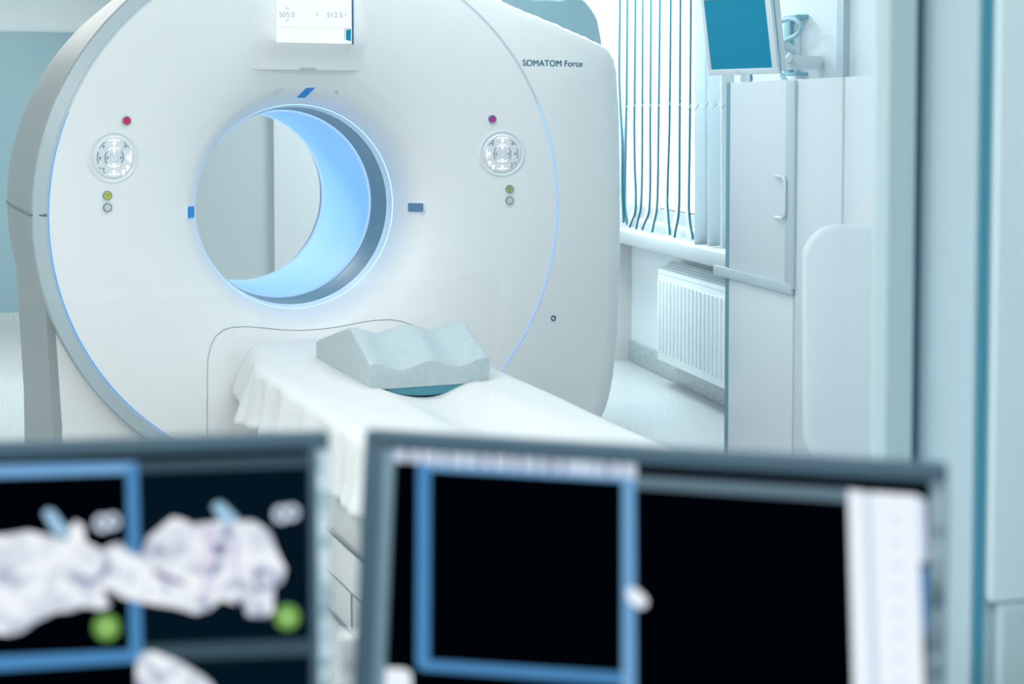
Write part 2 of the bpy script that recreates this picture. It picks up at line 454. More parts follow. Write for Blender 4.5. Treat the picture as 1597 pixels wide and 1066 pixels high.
# table cut-out groove on the front cover
gp = [(323, 690), (323, 640), (323, 590), (324, 560), (328, 540), (336, 524), (348, 514), (362, 510), (385, 509), (410, 511), (440, 514), (470, 515), (500, 513), (530, 509), (560, 503), (585, 499), (610, 498), (628, 501), (645, 507), (690, 522), (730, 545), (750, 570)]
pts = []
for (a0, b0), (a1, b1) in zip(gp, gp[1:]):
    for k in range(4):
        q = gsurf(a0+(a1-a0)*k/4, b0+(b1-b0)*k/4)[0]
        r = math.hypot(q.x, q.z-Z0); q.y = psm(min(r, RD)); pts.append(q)
MB().tube(pts, .0026, 6).build('docking_seam', mat('pale seam', (.42, .49, .52), .6), scanner)

# display housing and display
def gat(px, py, d=-.03): return gplane(px, py, d)
DY = .025
hb0, hb1 = gat(396, 107, DY), gat(574, 107, DY)
ht = Z0+1.03
hm = MB()
zb = hb0.z
bw0, bw1 = hb0.x, hb1.x
cx_ = (bw0+bw1)/2
# broad flat plate that blends sideways into the dish, open ledge below
hw = (bw1-bw0)/2; nxh, nzh = 48, 24
def hdepth(x, z):
    r = math.hypot(x, z-Z0); k = smooth(hw*.62, hw*1.16, abs(x-cx_))
    dd = DY+.055*smooth(zb+.13, zb, z)
    return dd*(1-k)+(psm(min(r, RD))+.004)*k
vv, ff = [], []
for j in range(nzh+1):
    z = zb+(ht-zb)*j/nzh
    for i in range(nxh+1):
        x = cx_+hw*1.2*(2*i/nxh-1); vv.append((x, hdepth(x, z)+(.005 if j == 0 else 0), z+(.003 if j else 0)))
for j in range(nzh):
    for i in range(nxh):
        a = j*(nxh+1)+i; ff.append([a, a+1, a+nxh+2, a+nxh+1])
k = len(vv)
for i in range(nxh+1):
    x = cx_+hw*1.2*(2*i/nxh-1); vv.append((x, .20, zb+.004))
for i in range(nxh): ff.append([i, i+1, k+i+1, k+i])
housing = mk('display_housing', vv, ff, M['cover'], scanner, angle=30)
d0, d1 = gat(431, 66, DY-.004), gat(550, 66, DY-.004)
dz1 = Z0+.93
dm = Matrix.Translation((d0.x, DY-.004, d0.z)); dw = d1.x-d0.x; dh = dz1-d0.z
MB().box((dw-.006, -.003, -.002), (dw+.004, .004, dh), .001).build('display_frame', M['ink'], housing, dm)
disp = MB().box((0, -.003, 0), (dw-.004, -.0002, dh-.004)).build('display', M['screen_on'], scanner, dm)
def dpt(px, py): p = gat(px, py, DY-.008); return p.x-d0.x, p.z-d0.z
def dtext(name, body, x0, x1, py, m):
    a = dpt(x0, py); b = dpt(x1, py)
    return text_mesh(name, body, b[0]-a[0], m, disp, Matrix.Translation((a[0], -.0035, a[1])), .0003)
dtext('reading', '505.0', 435.5, 459.5, 26.3, M['disp_text'])
dtext('reading', '512.5', 510, 534, 27, M['disp_text'])
mb = MB()
def tri(pts):
    q = [dpt(*p) for p in pts]; mb.add([(x, -.0036, z) for x, z in q], [list(range(len(q)))])
tri([(444, 15), (452, 15), (448, 10)]); tri([(444, 30), (448, 35), (452, 30)])
tri([(492, 23), (497, 18.5), (497, 27)]); tri([(538, 19), (542, 23), (538, 27.5)])
tri([(431.5, 42.2), (547, 43), (547, 43.7), (431.5, 42.9)])
mb.build('arrow_marks', M['disp_pale'], disp)
mb = MB()
tri([(539.5, 47), (547.5, 45), (547.5, 64.3), (539.5, 62.2)])
tri([(537.3, 44.6), (538, 44.6), (538, 62), (537.3, 62)]); tri([(537.3, 44.6), (545, 44.2), (545, 44.9), (537.3, 45.2)])
mb.build('door_symbol', M['disp_teal'], disp)
s0, s1 = gat(475, 109, .015), gat(501, 109, .015)
MB().box((s0.x, DY+.053, zb+.0015), (s1.x, DY+.08, zb+.0065), .001).build('housing_slot', M['seam'], housing)

# indicators, speaker holes, microphone
def plate(name, px, py, w, h, r, m, shear=0, th=.004):
    mm = gframe(px, py, .001)
    MB().prism(rrect(-w/2, -h/2, w/2, h/2, r, 4, shear), -th, .01).build(name, m, scanner, mm)
PXM = 6.3/2400
plate('indicator_surround', 476.5, 143.5, 17*PXM, 30*PXM, .006, M['rimwhite'], .38, .002)
plate('top_indicator', 476.5, 143.5, 13.5*PXM, 25*PXM, .004, M['blue'], .38)
plate('indicator_surround', 296.5, 330.5, 25*PXM, 21*PXM, .005, M['rimwhite'], 0, .002)
plate('side_indicator', 296.5, 330.5, 21*PXM, 17*PXM, .003, M['blue'], 0)
plate('indicator_surround', 649, 323.3, 32*PXM*1.04, 17.5*PXM, .007, M['rimwhite'], 0, .002)
plate('side_indicator', 649, 323.3, 28*PXM*1.04, 14*PXM, .005, M['slate'], 0)
mb = MB(); mm = gframe(432, 143.5, .001)
for i in range(6):
    for j in range(5):
        x, z = (i-2.5)*.0075+(j-2)*.004, (j-2)*.0085
        mb.cyl((x, -.0006, z), (x, .004, z), .0017, 8)
mb.build('speaker_holes', M['greybtn'], scanner, mm)
mm = gframe(525, 144, .001); MB().cyl((0, -.002, 0), (0, .004, 0), .0085, 20).build('microphone', M['greybtn'], scanner, mm)

# round keypads
def keypad(px, py, R, lit, name='keypad'):
    mm = gframe(px, py, .0)
    base = MB()
    prof = [(R*1.22, .012), (R*1.20, -.003), (R*1.12, -.0045), (R*1.02, .000), (R*.985, .000), (R*.97, -.004), (R*.93, -.006), (0.001, -.006)]
    n = 64; v, f = [], []
    for r, y in prof:
        for i in range(n):
            a = 2*PI*i/n; v.append((r*math.cos(a), y, r*math.sin(a)))
    for k in range(len(prof)-1):
        for i in range(n):
            j = (i+1) % n; f.append([k*n+i, k*n+j, (k+1)*n+j, (k+1)*n+i])
    kp = mk(name, v, f, M['keypad'], scanner, mm, angle=25)
    class Sym:
        def __init__(s, name, m): s.name, s.m = name, m
        def ring(s, *a): s.cur = MB().ring(*a); s.cur.build(s.name, s.m, kp)
        def prism(s, *a): MB().prism(*a).build(s.name, s.m, kp)
    li, da = Sym('lit_symbol', M['glyph_lit']), Sym('grey_symbol', M['glyph'])
    def arc(t, r, c, half, w=.0028):
        t.ring(r-w/2, r+w/2, -.0085, -.0055, 14, math.radians(c-half), math.radians(c+half))
    def glyph(t, r, c, sc=1):
        a = math.radians(c); x, z = r*math.cos(a), r*math.sin(a); s_ = .0075*sc
        t.prism([(x-s_, z), (x, z+s_*.9), (x+s_, z), (x, z-s_*.9)], -.0085, -.0055)
        t.prism([(x-s_*.3, z-s_*1.7), (x+s_*.3, z-s_*1.7), (x+s_*.3, z), (x-s_*.3, z)], -.0085, -.0055)
    for c in (90, 180, 270, 0):
        t = li if ('i%d' % c) in lit else da
        arc(t, R*.44, c, 37, .0030 if t is li else .0022); glyph(t, R*.32, c, .9 if t is li else .5)
        t = li if ('o%d' % c) in lit else da
        arc(t, R*.80, c, 19, .0036 if t is li else .0022); glyph(t, R*.67, c, 1 if t is li else .55)
    for c in (45, 135):
        arc(da, R*.82, c, 13, .0018); glyph(da, R*.72, c, .5)
    for c in (225, 315):
        t = li if ('o%d' % c) in lit else da
        if t is li: glyph(t, R*.80, c-10, 1.1); glyph(t, R*.80, c+10, 1.1)
        else: arc(t, R*.82, c-9, 5, .002); arc(t, R*.82, c+9, 5, .002); glyph(t, R*.7, c, .45)
    # faint key separations
    se = MB()
    for c in (45, 135, 225, 315):
        a = math.radians(c)
        se.prism([(R*.52*math.cos(a)+R*.10*math.cos(a+PI/2), R*.52*math.sin(a)+R*.10*math.sin(a+PI/2)), (R*.52*math.cos(a)-R*.10*math.cos(a+PI/2), R*.52*math.sin(a)-R*.10*math.sin(a+PI/2)), (R*.54*math.cos(a)-R*.10*math.cos(a+PI/2), R*.54*math.sin(a)-R*.10*math.sin(a+PI/2)), (R*.54*math.cos(a)+R*.10*math.cos(a+PI/2), R*.54*math.sin(a)+R*.10*math.sin(a+PI/2))], -.0066, -.0055)
    se.ring(R*.20, R*.22, -.0068, -.0055, 32)
    se.build('key_groove', M['greybtn'], kp)
keypad(177, 245, .083, {'i90', 'i270', 'o90', 'o270', 'o0', 'o315'})
keypad(783, 239, .083, {'i90', 'i270', 'o90', 'o270', 'o180', 'o225'})
def button(px, py, R, name, m, kind=None, label=None):
    mm = gframe(px, py, .0)
    b = MB().ring(R*.80, R, -.007, .006, 32).build(name, M['bezelring'], scanner, mm)
    if label: b['label'] = label
    MB().cyl((0, .004, 0), (0, -.0055, 0), R*.82, 32).build('button_cap', m, b)
    if kind == 'tre':
        t = MB()
        for c in (90, 210, 330): t.ring(R*.14, R*.48, -.0066, -.0050, 8, math.radians(c+60-30), math.radians(c+60+30))
        t.build('trefoil_symbol', M['glyph'], b)
    elif kind == 'ring':
        t = MB().ring(R*.38, R*.48, -.0066, -.005, 24); t.box((-R*.08, -.0066, -R*.2), (R*.08, -.005, R*.25))
        t.build('key_symbol', M['keypad'], b)
button(197, 188, .0172, 'stop_button', M['red'], None, 'red round stop button')
button(767.5, 185.5, .0172, 'stop_button', M['magenta'], None, 'magenta round stop button')
button(167, 304.5, .0172, 'scan_button', M['yellow'], 'tre', 'yellow button with trefoil')
button(167, 323.3, .0172, 'round_button', M['greybtn'], 'ring')
button(794.5, 294.5, .0172, 'scan_button', M['green_y'], 'tre', 'yellow-green button with trefoil')
button(794.5, 312.4, .0172, 'round_button', M['greybtn'], 'ring')
mm = gframe(863, 496, .0005)
b = MB().cyl((0, .004, 0), (0, -.002, 0), .0125, 24).build('round_emblem', M['ink'], scanner, mm)
MB().prism([(-.006, -.006), (.007, -.004), (.003, .001), (-.002, .006), (-.007, .003)], -.003, -.0005).build('emblem_symbol', M['keypad'], b)
# product lettering
p, q = gplane(815, 102.6, -.001), gplane(908, 104, -.001)
text_mesh('lettering', 'SOMATOM Force', q.x-p.x, M['ink'], scanner, Matrix.Translation((p.x, -.0005, p.z)), .001, 1.02, .0013)

# ------------------------------------------------------------------ exam room shell (own axes)
RA = math.radians(14.4)
RM = Matrix.Rotation(RA, 4, 'Z'); RI_ = RM.inverted()
def rl(p): return RI_ @ p
def rplane(px, py, axis, val):
    n = RM @ Vector((1, 0, 0) if axis == 'x' else (0, 1, 0)); return rl(on_plane(px, py, n*val, n))
XW = rl(on_z(1127, 630, 0)).x                 # right wall
YB = rplane(985, 400, 'x', XW).y              # nearer back wall
YL = rl(on_z(20, 508, 0)).y                   # deeper back wall on the left
XS = rplane(428, 300, 'y', YB).x              # where it steps
YC = 2.0                                      # control window pane
XL_, CE = -5.0, 2.85
def rbox(name, a, b, m, bev=0, st=True):
    o = MB().box(a, b, bev).build(name, m, None, RM.copy(), angle=30)
    return struct(o) if st else o
rbox('floor', (XL_, -3.2, -.06), (XW+.3, YL+.3, 0), M['floor'])
rbox('ceiling', (XL_, -3.2, CE), (XW+.3, YL+.3, CE+.1), M['ceil'])
zp = rplane(60, 50, 'y', YL).z
XM = rplane(215, 300, 'y', YB+.03).x
wb = rbox('wall_back', (XL_, YL, 0), (XS+.3, YL+.2, CE), M['wallp'])
o = rbox('trim_1', (XL_, YL-.02, 0), (XM, YL, zp), M['wallb'])
rbox('baseboard_back', (XL_, YL-.035, 0), (XM, YL-.02, .10), M['cove'])
rbox('wall_rear', (XS, YB, 0), (XW, YL+.2, CE), M['wallc'])
rbox('wall_left', (XL_-.2, -3.2, 0), (XL_, YL+.3, CE), M['wallw'])
rbox('wall_behind', (XL_, -3.2, 0), (XW, -3.0, CE), M['wallw'])
rbox('wall_middle', (XM, YB+.03, 0), (XS+.1, YL+.2, CE), M['wallg'])
# corner recess on the shaded side seen through the bore
# right wall with window opening
YN = rplane(1094, 330, 'x', XW).y; YF = rplane(905, 300, 'x', XW).y
zwb = rplane(1069, 352, 'x', XW+.12).z; zwt = 2.6
wr = MB()
wr.box((XW, -3.2, 0), (XW+.25, YB+.6, zwb)); wr.box((XW, -3.2, zwt), (XW+.25, YB+.6, CE))
wr.box((XW, -3.2, zwb), (XW+.25, YN, zwt)); wr.box((XW, YF, zwb), (XW+.25, YB+.6, zwt))
struct(wr.build('wall_right', M['wallw'], None, RM.copy()))
rbox('baseboard_right', (XW-.018, YC+.3, 0), (XW, YB-.0, .13), M['cove'], .006)
win = struct(MB().box((XW+.10, YN, zwb), (XW+.18, YF, zwb+.07)).box((XW+.10, YN, zwt-.07), (XW+.18, YF, zwt)).box((XW+.10, YN, zwb), (XW+.18, YN+.07, zwt)).box((XW+.10, YF-.07, zwb), (XW+.18, YF, zwt)).build('window_2', M['sill'], None, RM.copy()))
MB().box((XW+.135, YN+.05, zwb+.05), (XW+.141, YF-.05, zwt-.05)).build('pane', M['pane2'], win)
mb = MB()
for yy in (YN+.35, YN+.70): mb.box((XW+.125, yy-.004, zwb+.068), (XW+.132, yy+.30, zwb+.076))
mb.build('glazing_bead', M['slatedge'], win)
# sill
za = rplane(1119, 418, 'x', XW-.16).z
zt_ = rplane(1119, 393, 'x', XW-.16).z
sl = rbox('trim_2', (XW-.16, YC+1.0, za), (XW+.10, YB, min(zt_, zwb-.0)), M['sill'], .008)

# vertical blinds
blind = tag(empty('vertical_blind', RM @ Vector((XW-.09, YN+.6, 2.55)), RA), 'white vertical blind with curled slats and bead chain in the bright window', 'blind')
XB = XW-.10
ZR = 2.55
def slat(trace, wd=.122, turn=11, shade_edge=True):
    """trace: where the slat's room-side edge runs, from top to bottom"""
    pts = [rplane(*p, 'x', XB) for p in trace]
    tr = [(ZR, pts[0].y)] + [(p.z, p.y) for p in pts]
    dense = []
    for k in range(len(tr)-1):
        for q in range(8):
            t = q/8
            p0 = tr[max(k-1, 0)]; p1 = tr[k]; p2 = tr[k+1]; p3 = tr[min(k+2, len(tr)-1)]
            t2, t3 = t*t, t*t*t
            y = .5*(2*p1[1]+(p2[1]-p0[1])*t+(2*p0[1]-5*p1[1]+4*p2[1]-p3[1])*t2+(3*p1[1]-p0[1]-3*p2[1]+p3[1])*t3)
            dense.append((p1[0]+(p2[0]-p1[0])*t, y))
    dense.append(tr[-1])
    tt = math.radians(turn); v, f, h = [], [], []
    for z, y in dense:
        yy = y-(YN+.6)
        for k in range(6):
            u = k/5
            v.append((u*wd*math.sin(tt)-.01, yy+u*wd*math.cos(tt), z-2.55))
        h.append((-.0105, yy, z-2.55))
    for i in range(len(dense)-1):
        for k in range(5): f.append([i*6+k, i*6+k+1, (i+1)*6+k+1, (i+1)*6+k])
    s = mk('slat', v, f, M['slat'], blind, angle=60)
    md = s.modifiers.new('thickness', 'SOLIDIFY'); md.thickness = .0015; md.offset = 0
    if shade_edge: MB().tube(h, .0065, 6).build('slat_edge_shade', M['slatedge'], s)  # dark line paints the shaded thin side of the slat
    return s
traces = [
    [(969.5, 0), (968.5, 110), (969.5, 150), (973, 220), (973, 300), (975, 347)],
    [(981, 0), (980, 150), (979, 200), (977.5, 290), (977.5, 322), (980.5, 350)],
    [(993.5, 0), (992.5, 150), (992, 200), (993, 265), (994.5, 305), (993, 332), (985, 354)],
    [(1005, 0), (1004.7, 200), (1004, 290), (1002, 325), (995, 357)],
    [(1018, 0), (1017, 200), (1017, 295), (1014.5, 332), (1004.5, 358)],
    [(1032, 0), (1030, 200), (1029, 290), (1027, 328), (1020, 362)],
    [(1049, 0), (1047, 200), (1044, 310), (1045, 335), (1047.5, 366)],
    [(1064, 0), (1063, 200), (1062.5, 310), (1061, 335), (1055, 370)],
    [(1080.5, 0), (1079, 200), (1077.5, 320), (1079, 345), (1083.5, 373)],
]
for t in traces: slat(t)
for x in (1086, 1107, 1128): slat([(x, 0), (x, 385+(x-1110)*.15)], .095, 64, False)
MB().box((-.03, -.15, -.02), (.03, YF-YN-.5, .03)).build('head_rail', M['sill'], blind)
nodes = [(970, 157), (981, 158), (993, 157), (1005, 158), (1017, 158), (1031, 157), (1047, 157), (1063, 158), (1078, 163), (1090, 160), (1105, 158), (1119, 158), (1133, 158)]
pts = []
for (xa, ya), (xb_, yb_) in zip(nodes, nodes[1:]):
    for k in range(8):
        t = k/8; q = rplane(xa+(xb_-xa)*t, ya+(yb_-ya)*t+10*4*t*(1-t)*.95, 'x', XB-.02)
        pts.append((q.x-XB+.01-.01, q.y-YN-.6, q.z-2.55))
MB().tube(pts, .0028, 6).build('bead_chain', M['chain'], blind)
blind.matrix_world = RM @ Matrix.Translation((XB, YN+.6, 2.55))

# ------------------------------------------------------------------ radiator
XR = XW-.14
ra = rplane(1024, 421, 'x', XR); rb = rplane(1024, 560, 'x', XR)
RY1 = ra.y; RY0 = RY1-1.5; RZ1, RZ0 = ra.z, rb.z
rad = tag(empty('radiator', mtx=RM @ Matrix.Translation((XR, RY0, RZ0))), 'white ribbed panel radiator under the window sill', 'radiator')
L_, H_ = RY1-RY0, RZ1-RZ0
MB().box((.008, 0, 0), (.022, L_, H_), .004).build('front_panel', M['radiator'], rad)
mb = MB(); n = int(L_/.0555)
for i in range(n):
    y = (i+.5)*L_/n
    mb.box((-.001, y-.016, .045), (.012, y+.016, H_-.045), .007, 3)
mb.build('rib', M['radiator'], rad)
MB().box((.075, .02, .01), (.09, L_-.02, H_-.01), .003).build('rear_panel', M['radiator'], rad)
gm = MB().add([(.006, 0, H_-.012), (.095, 0, H_-.012), (.095, 0, H_+.05), (.008, 0, H_), (.006, L_, H_-.012), (.095, L_, H_-.012), (.095, L_, H_+.05), (.008, L_, H_)], [[0, 1, 2, 3], [7, 6, 5, 4], [0, 4, 5, 1], [1, 5, 6, 2], [2, 6, 7, 3], [3, 7, 4, 0]])
gr = gm.build('top_cover', M['radiator'], rad)
mb = MB()
for i in range(int(L_/.022)):
    for j in range(4):
        y = .015+i*.022+(j % 2)*.011; x = .024+j*.017
        zz = H_+.05*(x-.008)/.087; mb.box((x, y, zz-.002), (x+.006, y+.011, zz+.0045))
mb.build('grille', M['grille'], gr)
MB().box((.008, L_-.004, 0), (.095, L_+.002, H_-.002), .002).box((.008, -.002, 0), (.095, .004, H_-.002), .002).build('end_cover', M['radiator'], rad)
MB().box((.09, .25, .03), (.139, .29, H_-.05)).box((.09, L_-.29, .03), (.139, L_-.25, H_-.05)).build('wall_bracket', M['metal'], rad)

# ------------------------------------------------------------------ tall cabinet
pc = rl(at_depth(1138.5, 178, 6.0)); XC, YCF = pc.x, pc.y
def cp(px, py, off=0): return rplane(px, py, 'x', XC+off)
ZCT = cp(1200, 126).z; YCN = cp(1402, 300).y
cab = tag(empty('tall_cabinet', mtx=RM @ Matrix.Translation((XC, YCN, 0))), 'tall pale blue-white cabinet below the wall-mounted teal monitor', 'cabinet')
LC = YCF-YCN
MB().box((.02, 0, .08), (XW-XC-.16, LC-.002, ZCT), .003).build('carcass', M['cab'], cab)
MB().box((.06, .03, 0), (XW-XC-.2, LC-.05, .08)).build('plinth', M['cabtrim'], cab)
ys = cp(1129.5, 300).y-YCN
MB().box((.006, LC+.002, .08), (.022, ys, cp(1135, 129).z), .002).build('edge_trim', M['cabtrim'], cab)
def yl(px, py=300): return cp(px, py).y-YCN
zd = cp(1180, 436).z
dr = MB().box((0, yl(1238), zd), (.02, LC-.001, ZCT), .002).build('door', M['cab'], cab)
h0 = cp(1205, 274, -.02); h1 = cp(1223.5, 341, -.02)
mb = MB(); hy0, hy1 = h1.y-YCN, h0.y-YCN
zt2, zb2 = h0.z, h1.z
mb.tube([(-.004, hy1, zt2), (-.016, hy1-.01, zt2+.002), (-.018, (hy0+hy1)/2, zt2), (-.018, hy0+.02, zt2), (-.019, hy0+.004, zt2-.012), (-.019, hy0, zt2-.03), (-.019, hy0, zb2+.03), (-.019, hy0+.004, zb2+.012), (-.018, hy0+.02, zb2), (-.018, (hy0+hy1)/2, zb2), (-.016, hy1-.01, zb2), (-.004, hy1, zb2)], .006, 8)
mb.build('handle', M['cab'], dr)
MB().box((0, yl(1312), .09), (.02, yl(1240.5), ZCT), .002).build('door', M['cab'], cab)
MB().box((0, .002, .09), (.02, yl(1316), ZCT), .002).build('door', M['cab'], cab)
MB().box((.012, yl(1317), .09), (.024, yl(1311.5), ZCT-.01)).build('reflection_strip', M['rail'], cab)  # a strip of reflection, modelled as solid geometry between the doors
MB().box((0, yl(1238), .09), (.02, LC-.001, zd-.005), .002).build('lower_door', M['cab'], cab)
ra0 = cp(1139, 421, -.03); ra1 = cp(1139, 437, -.03)
MB().box((-.014, yl(1240), ra1.z), (.0, yl(1122)+.03, ra0.z), .004).build('rail', M['rail'], cab)
MB().box((-.012, yl(1242), zd), (.0, yl(1229), ZCT-.003), .003).build('door_stile', M['rail'], cab)

# reflected strip continued above the cabinet, built as a raised bar
t0 = rplane(1305, 60, 'x', XW-.03); t1 = rplane(1315, 60, 'x', XW-.03)
rbox('reflection_strip_upper', (XW-.03, t1.y, 1.4), (XW, t0.y, CE), M['rail'])

# ------------------------------------------------------------------ monitor hung on the right wall
BL = at_depth(1105, 118, 6.6); BRt = at_depth(1213.4, 115, 6.29); BRt.z = BL.z
u = (BRt-BL); mw = u.length; u.normalize()
nh = Vector((u.y, -u.x, 0)); tau = math.radians(9.6)
vv_ = Vector((0, 0, 1))*math.cos(tau)+nh*math.sin(tau)
n_ = u.cross(vv_)
def frame(u, back, v, o):
    m = Matrix((u, back, v)).transposed().to_4x4(); m.translation = o; return m
WMm = frame(u, -n_, vv_, BL)
wm = tag(empty('hanging_monitor', mtx=WMm), 'wall-hung monitor with pale casing and teal screen above the cabinet', 'monitor')
mh = mw*.86
def wmp(px, py):
    q = WMm.inverted() @ on_plane(px, py, BL, n_); return q.x, q.z
s0 = wmp(1109, 109); s1 = wmp(1203.6, 105)
sx0, sx1, sz0 = s0[0], s1[0], (s0[1]+s1[1])/2
fr = MB()
fr.box((0, 0, 0), (mw, .018, sz0), .003); fr.box((0, 0, mh-sx0), (mw, .018, mh), .003)
fr.box((0, 0, sz0-.004), (sx0, .018, mh-sx0+.004), .003); fr.box((sx1, 0, sz0-.004), (mw, .018, mh-sx0+.004), .003)
fr.build('casing_front', M['moncase'], wm)
MB().box((.004, .020, .004), (mw-.002, .065, mh-.004), .012).build('casing_back', M['moncase'], wm)
MB().box((-.0005, .0165, -.0005), (mw+.001, .0215, mh+.001)).build('casing_joint', M['mount'], wm)
MB().box((sx0-.002, .004, sz0-.002), (sx1+.002, .012, mh-sx0+.002)).build('screen', M['teal screen'], wm)
g0 = wmp(1152, 112.5)
MB().cyl((g0[0]-.008, -.001, g0[1]+.002), (g0[0]-.008, .004, g0[1]+.002), .005, 12).box((g0[0]-.002, -.001, g0[1]-.004), (g0[0]+.014, .004, g0[1]-.001)).build('emblem', M['rail'], wm)
def hook(pts, r, m, name):
    inv = WMm.inverted(); MB().tube([inv @ p for p in pts], r, 8).build(name, m, wm)
XMt = XW-.07
def mp3(px, py, off=0): return RM @ rplane(px, py, 'x', XMt-off)
inv = WMm.inverted() @ RM
def mbox(name, px0, py0, px1, py1, x0, x1, m):
    a = rplane(px0, py0, 'x', x0); b = rplane(px1, py1, 'x', x0)
    MB().box((x0, min(a.y, b.y), min(a.z, b.z)), (x1, max(a.y, b.y), max(a.z, b.z)), .002).build(name, m, wm, inv)
mbox('wall_bar', 1222.5, 30, 1231.5, 117, XW-.05, XW-.012, M['mount'])
mbox('wall_plate', 1231, 28, 1240, 118, XW-.03, XW, M['moncase'])
mbox('bracket_lip', 1220.5, 25.5, 1242, 28.5, XW-.06, XW, M['mount'])
mbox('bracket_lip', 1220.5, 114, 1241, 117, XW-.06, XW, M['mount'])
mbox('arm_block', 1219, 88, 1236, 107, XW-.16, XW-.02, M['moncase'])
inv2 = WMm.inverted()
pj = inv2 @ mp3(1226, 97, .06)
MB().tube([(mw*.5, .06, mh*.5), (mw*.62, .13, mh*.40), (mw*.9, .16, mh*.22), pj], .018, 10).build('arm', M['moncase'], wm)
lp = [(1208, 40), (1215, 36), (1223, 31), (1233, 29), (1242, 31), (1248, 36), (1250, 42), (1247, 50), (1240, 56), (1230, 61), (1219, 68), (1208, 76)]
hook([mp3(*p, .03) for p in lp], .010, M['cable'], 'cable')
hook([mp3(1219, 117, .03), mp3(1223, 123, .03), mp3(1229, 130, .03), mp3(1237, 137, .02), mp3(1243, 136, .0)], .011, M['cable'], 'cable')
k0 = at_depth(1173, 112, 6.5)
hook([k0+Vector((0, .05, .03)), k0+Vector((.0, .04, 0)), at_depth(1172, 124, 6.53), at_depth(1170, 128, 6.52)], .006, M['mount'], 'cable_hook')

# ------------------------------------------------------------------ grey chair in front of the cabinet
cc = at_depth(1362, 300, 4.25); cc.z = 0
chair = tag(empty('grey_chair', cc, math.radians(-4)), 'grey chair with rounded high back standing before the pale cabinet', 'chair')
zt3 = at_depth(1310, 353, 4.25).z
bw = .185
v, f = [], []
nx, nz = 24, 24
def backpt(a, b):                      # a across -1..1, b up 0..1
    z = .47+(zt3-.47)*b
    return a, z
prof = []
pl = rrect(-bw, .50, bw, zt3, .10, 8)
mb = MB(); k = len(pl)
for off, sc_ in ((-.02, .97), (-.03, .90), (-.012, 1.0), (.012, 1.0), (.02, .97)): pass
vv2 = []
lay = [(-.022, .93), (-.018, .975), (-.008, 1), (.008, 1), (.018, .975), (.022, .93)]
zc_ = (.50+zt3)/2
for y, s_ in lay:
    for x, z in pl:
        vv2.append((x*s_, y+.25*x*x+.10*(z-.5), zc_+(z-zc_)*(1-(1-s_)*.5)))
ff2 = []
for L in range(len(lay)-1):
    for i in range(k):
        j = (i+1) % k; ff2.append([L*k+i, L*k+j, (L+1)*k+j, (L+1)*k+i])
ff2.append(list(range(k))[::-1]); ff2.append([(len(lay)-1)*k+i for i in range(k)])
mk('backrest', vv2, ff2, M['chair'], chair, angle=50)
MB().box((-.19, -.36, .41), (.19, .0, .47), .025, 3).build('seat', M['chair'], chair)
MB().tube([(0, -.05, .42), (0, .03, .43), (0, .045, .50), (0, .05, .62)], .018, 8).build('back_support', M['metal'], chair)
for sx in (-1, 1):
    for sy in (-.33, -.03):
        MB().cyl((sx*.16, sy, .42), (sx*.19, sy+(.02 if sy > -.2 else -.02), 0), .012, 10).build('leg', M['metal'], chair)

# ------------------------------------------------------------------ patient table, sheet, cushion
ZT = .60
def tg(px, py, z=ZT): return toG(on_z(px, py, z))
L1, L2, R1, R2, FL = tg(401, 577), tg(534, 665), tg(775, 572), tg(1035, 690), tg(399, 533)
def lx(y): return L1.x+(L2.x-L1.x)*(y-L1.y)/(L2.y-L1.y)
def rx(y): return R1.x+(R2.x-R1.x)*(y-R1.y)/(R2.y-R1.y)
YFAR, YNEAR = FL.y, -3.0
table = tag(empty('patient_table', O+EX*.1+EY*(-1.6), PHI), 'long white patient table running up to the scanner bore', 'patient table')
TI = Matrix.Translation((-.1, 1.6, 0))
def tpoly(z0, z1, ins, y0, y1, name, m, bev=.01):
    a = [(lx(y0)+ins, y0), (rx(y0)-ins, y0), (rx(y1)-ins, y1), (lx(y1)+ins, y1)]
    v = [(x, y, z) for z in (z0, z1) for x, y in a]
    fs = [[3, 2, 1, 0], [4, 5, 6, 7]]+[[i, (i+1) % 4, 4+(i+1) % 4, 4+i] for i in range(4)]
    bm = bmesh.new(); bv = [bm.verts.new(p) for p in v]
    for q in fs: bm.faces.new([bv[i] for i in q])
    bmesh.ops.bevel(bm, geom=bm.edges[:], offset=bev, segments=2, profile=.5, affect='EDGES')
    return MB().bm(bm).build(name, m, table, TI)
tpoly(.44, .532, .05, YNEAR+.05, YFAR-.25, 'tabletop', M['tablew'], .02)
tpoly(.255, .44, .012, YNEAR+.12, -1.25, 'upper_housing', M['tablew'])
tpoly(.0, .25, .008, YNEAR+.12, -1.2, 'base_housing', M['tablew'])
mb = MB()
yv = tg(545, 930, .11).y
def sideseam(z0, z1, y0, y1):
    mb.add([(lx(y0)+.0072, y0, z0), (lx(y1)+.0072, y1, z0), (lx(y1)+.0072, y1, z1), (lx(y0)+.0072, y0, z1)], [[0, 1, 2, 3]])
mb.tube([(lx(y)+.009, y, .128) for y in (YNEAR+.13, -1.22)], .003, 6)
mb.tube([(lx(y)+.009, y, .25) for y in (YNEAR+.13, -1.22)], .004, 6)
q = toG(on_plane(545, 950, O+EX*lx(-2.2)+EY*(-2.2), (EX*(L2.y-L1.y)-EY*(L2.x-L1.x)).normalized()))
mb.tube([(lx(q.y)+.008, q.y, .01), (lx(q.y)+.008, q.y, .125)], .004, 6)
mb.tube([(lx(y)+.009, y, .012) for y in (YNEAR+.13, -1.22)], .006, 6)
mb.build('housing_seam', M['line'], table, TI)
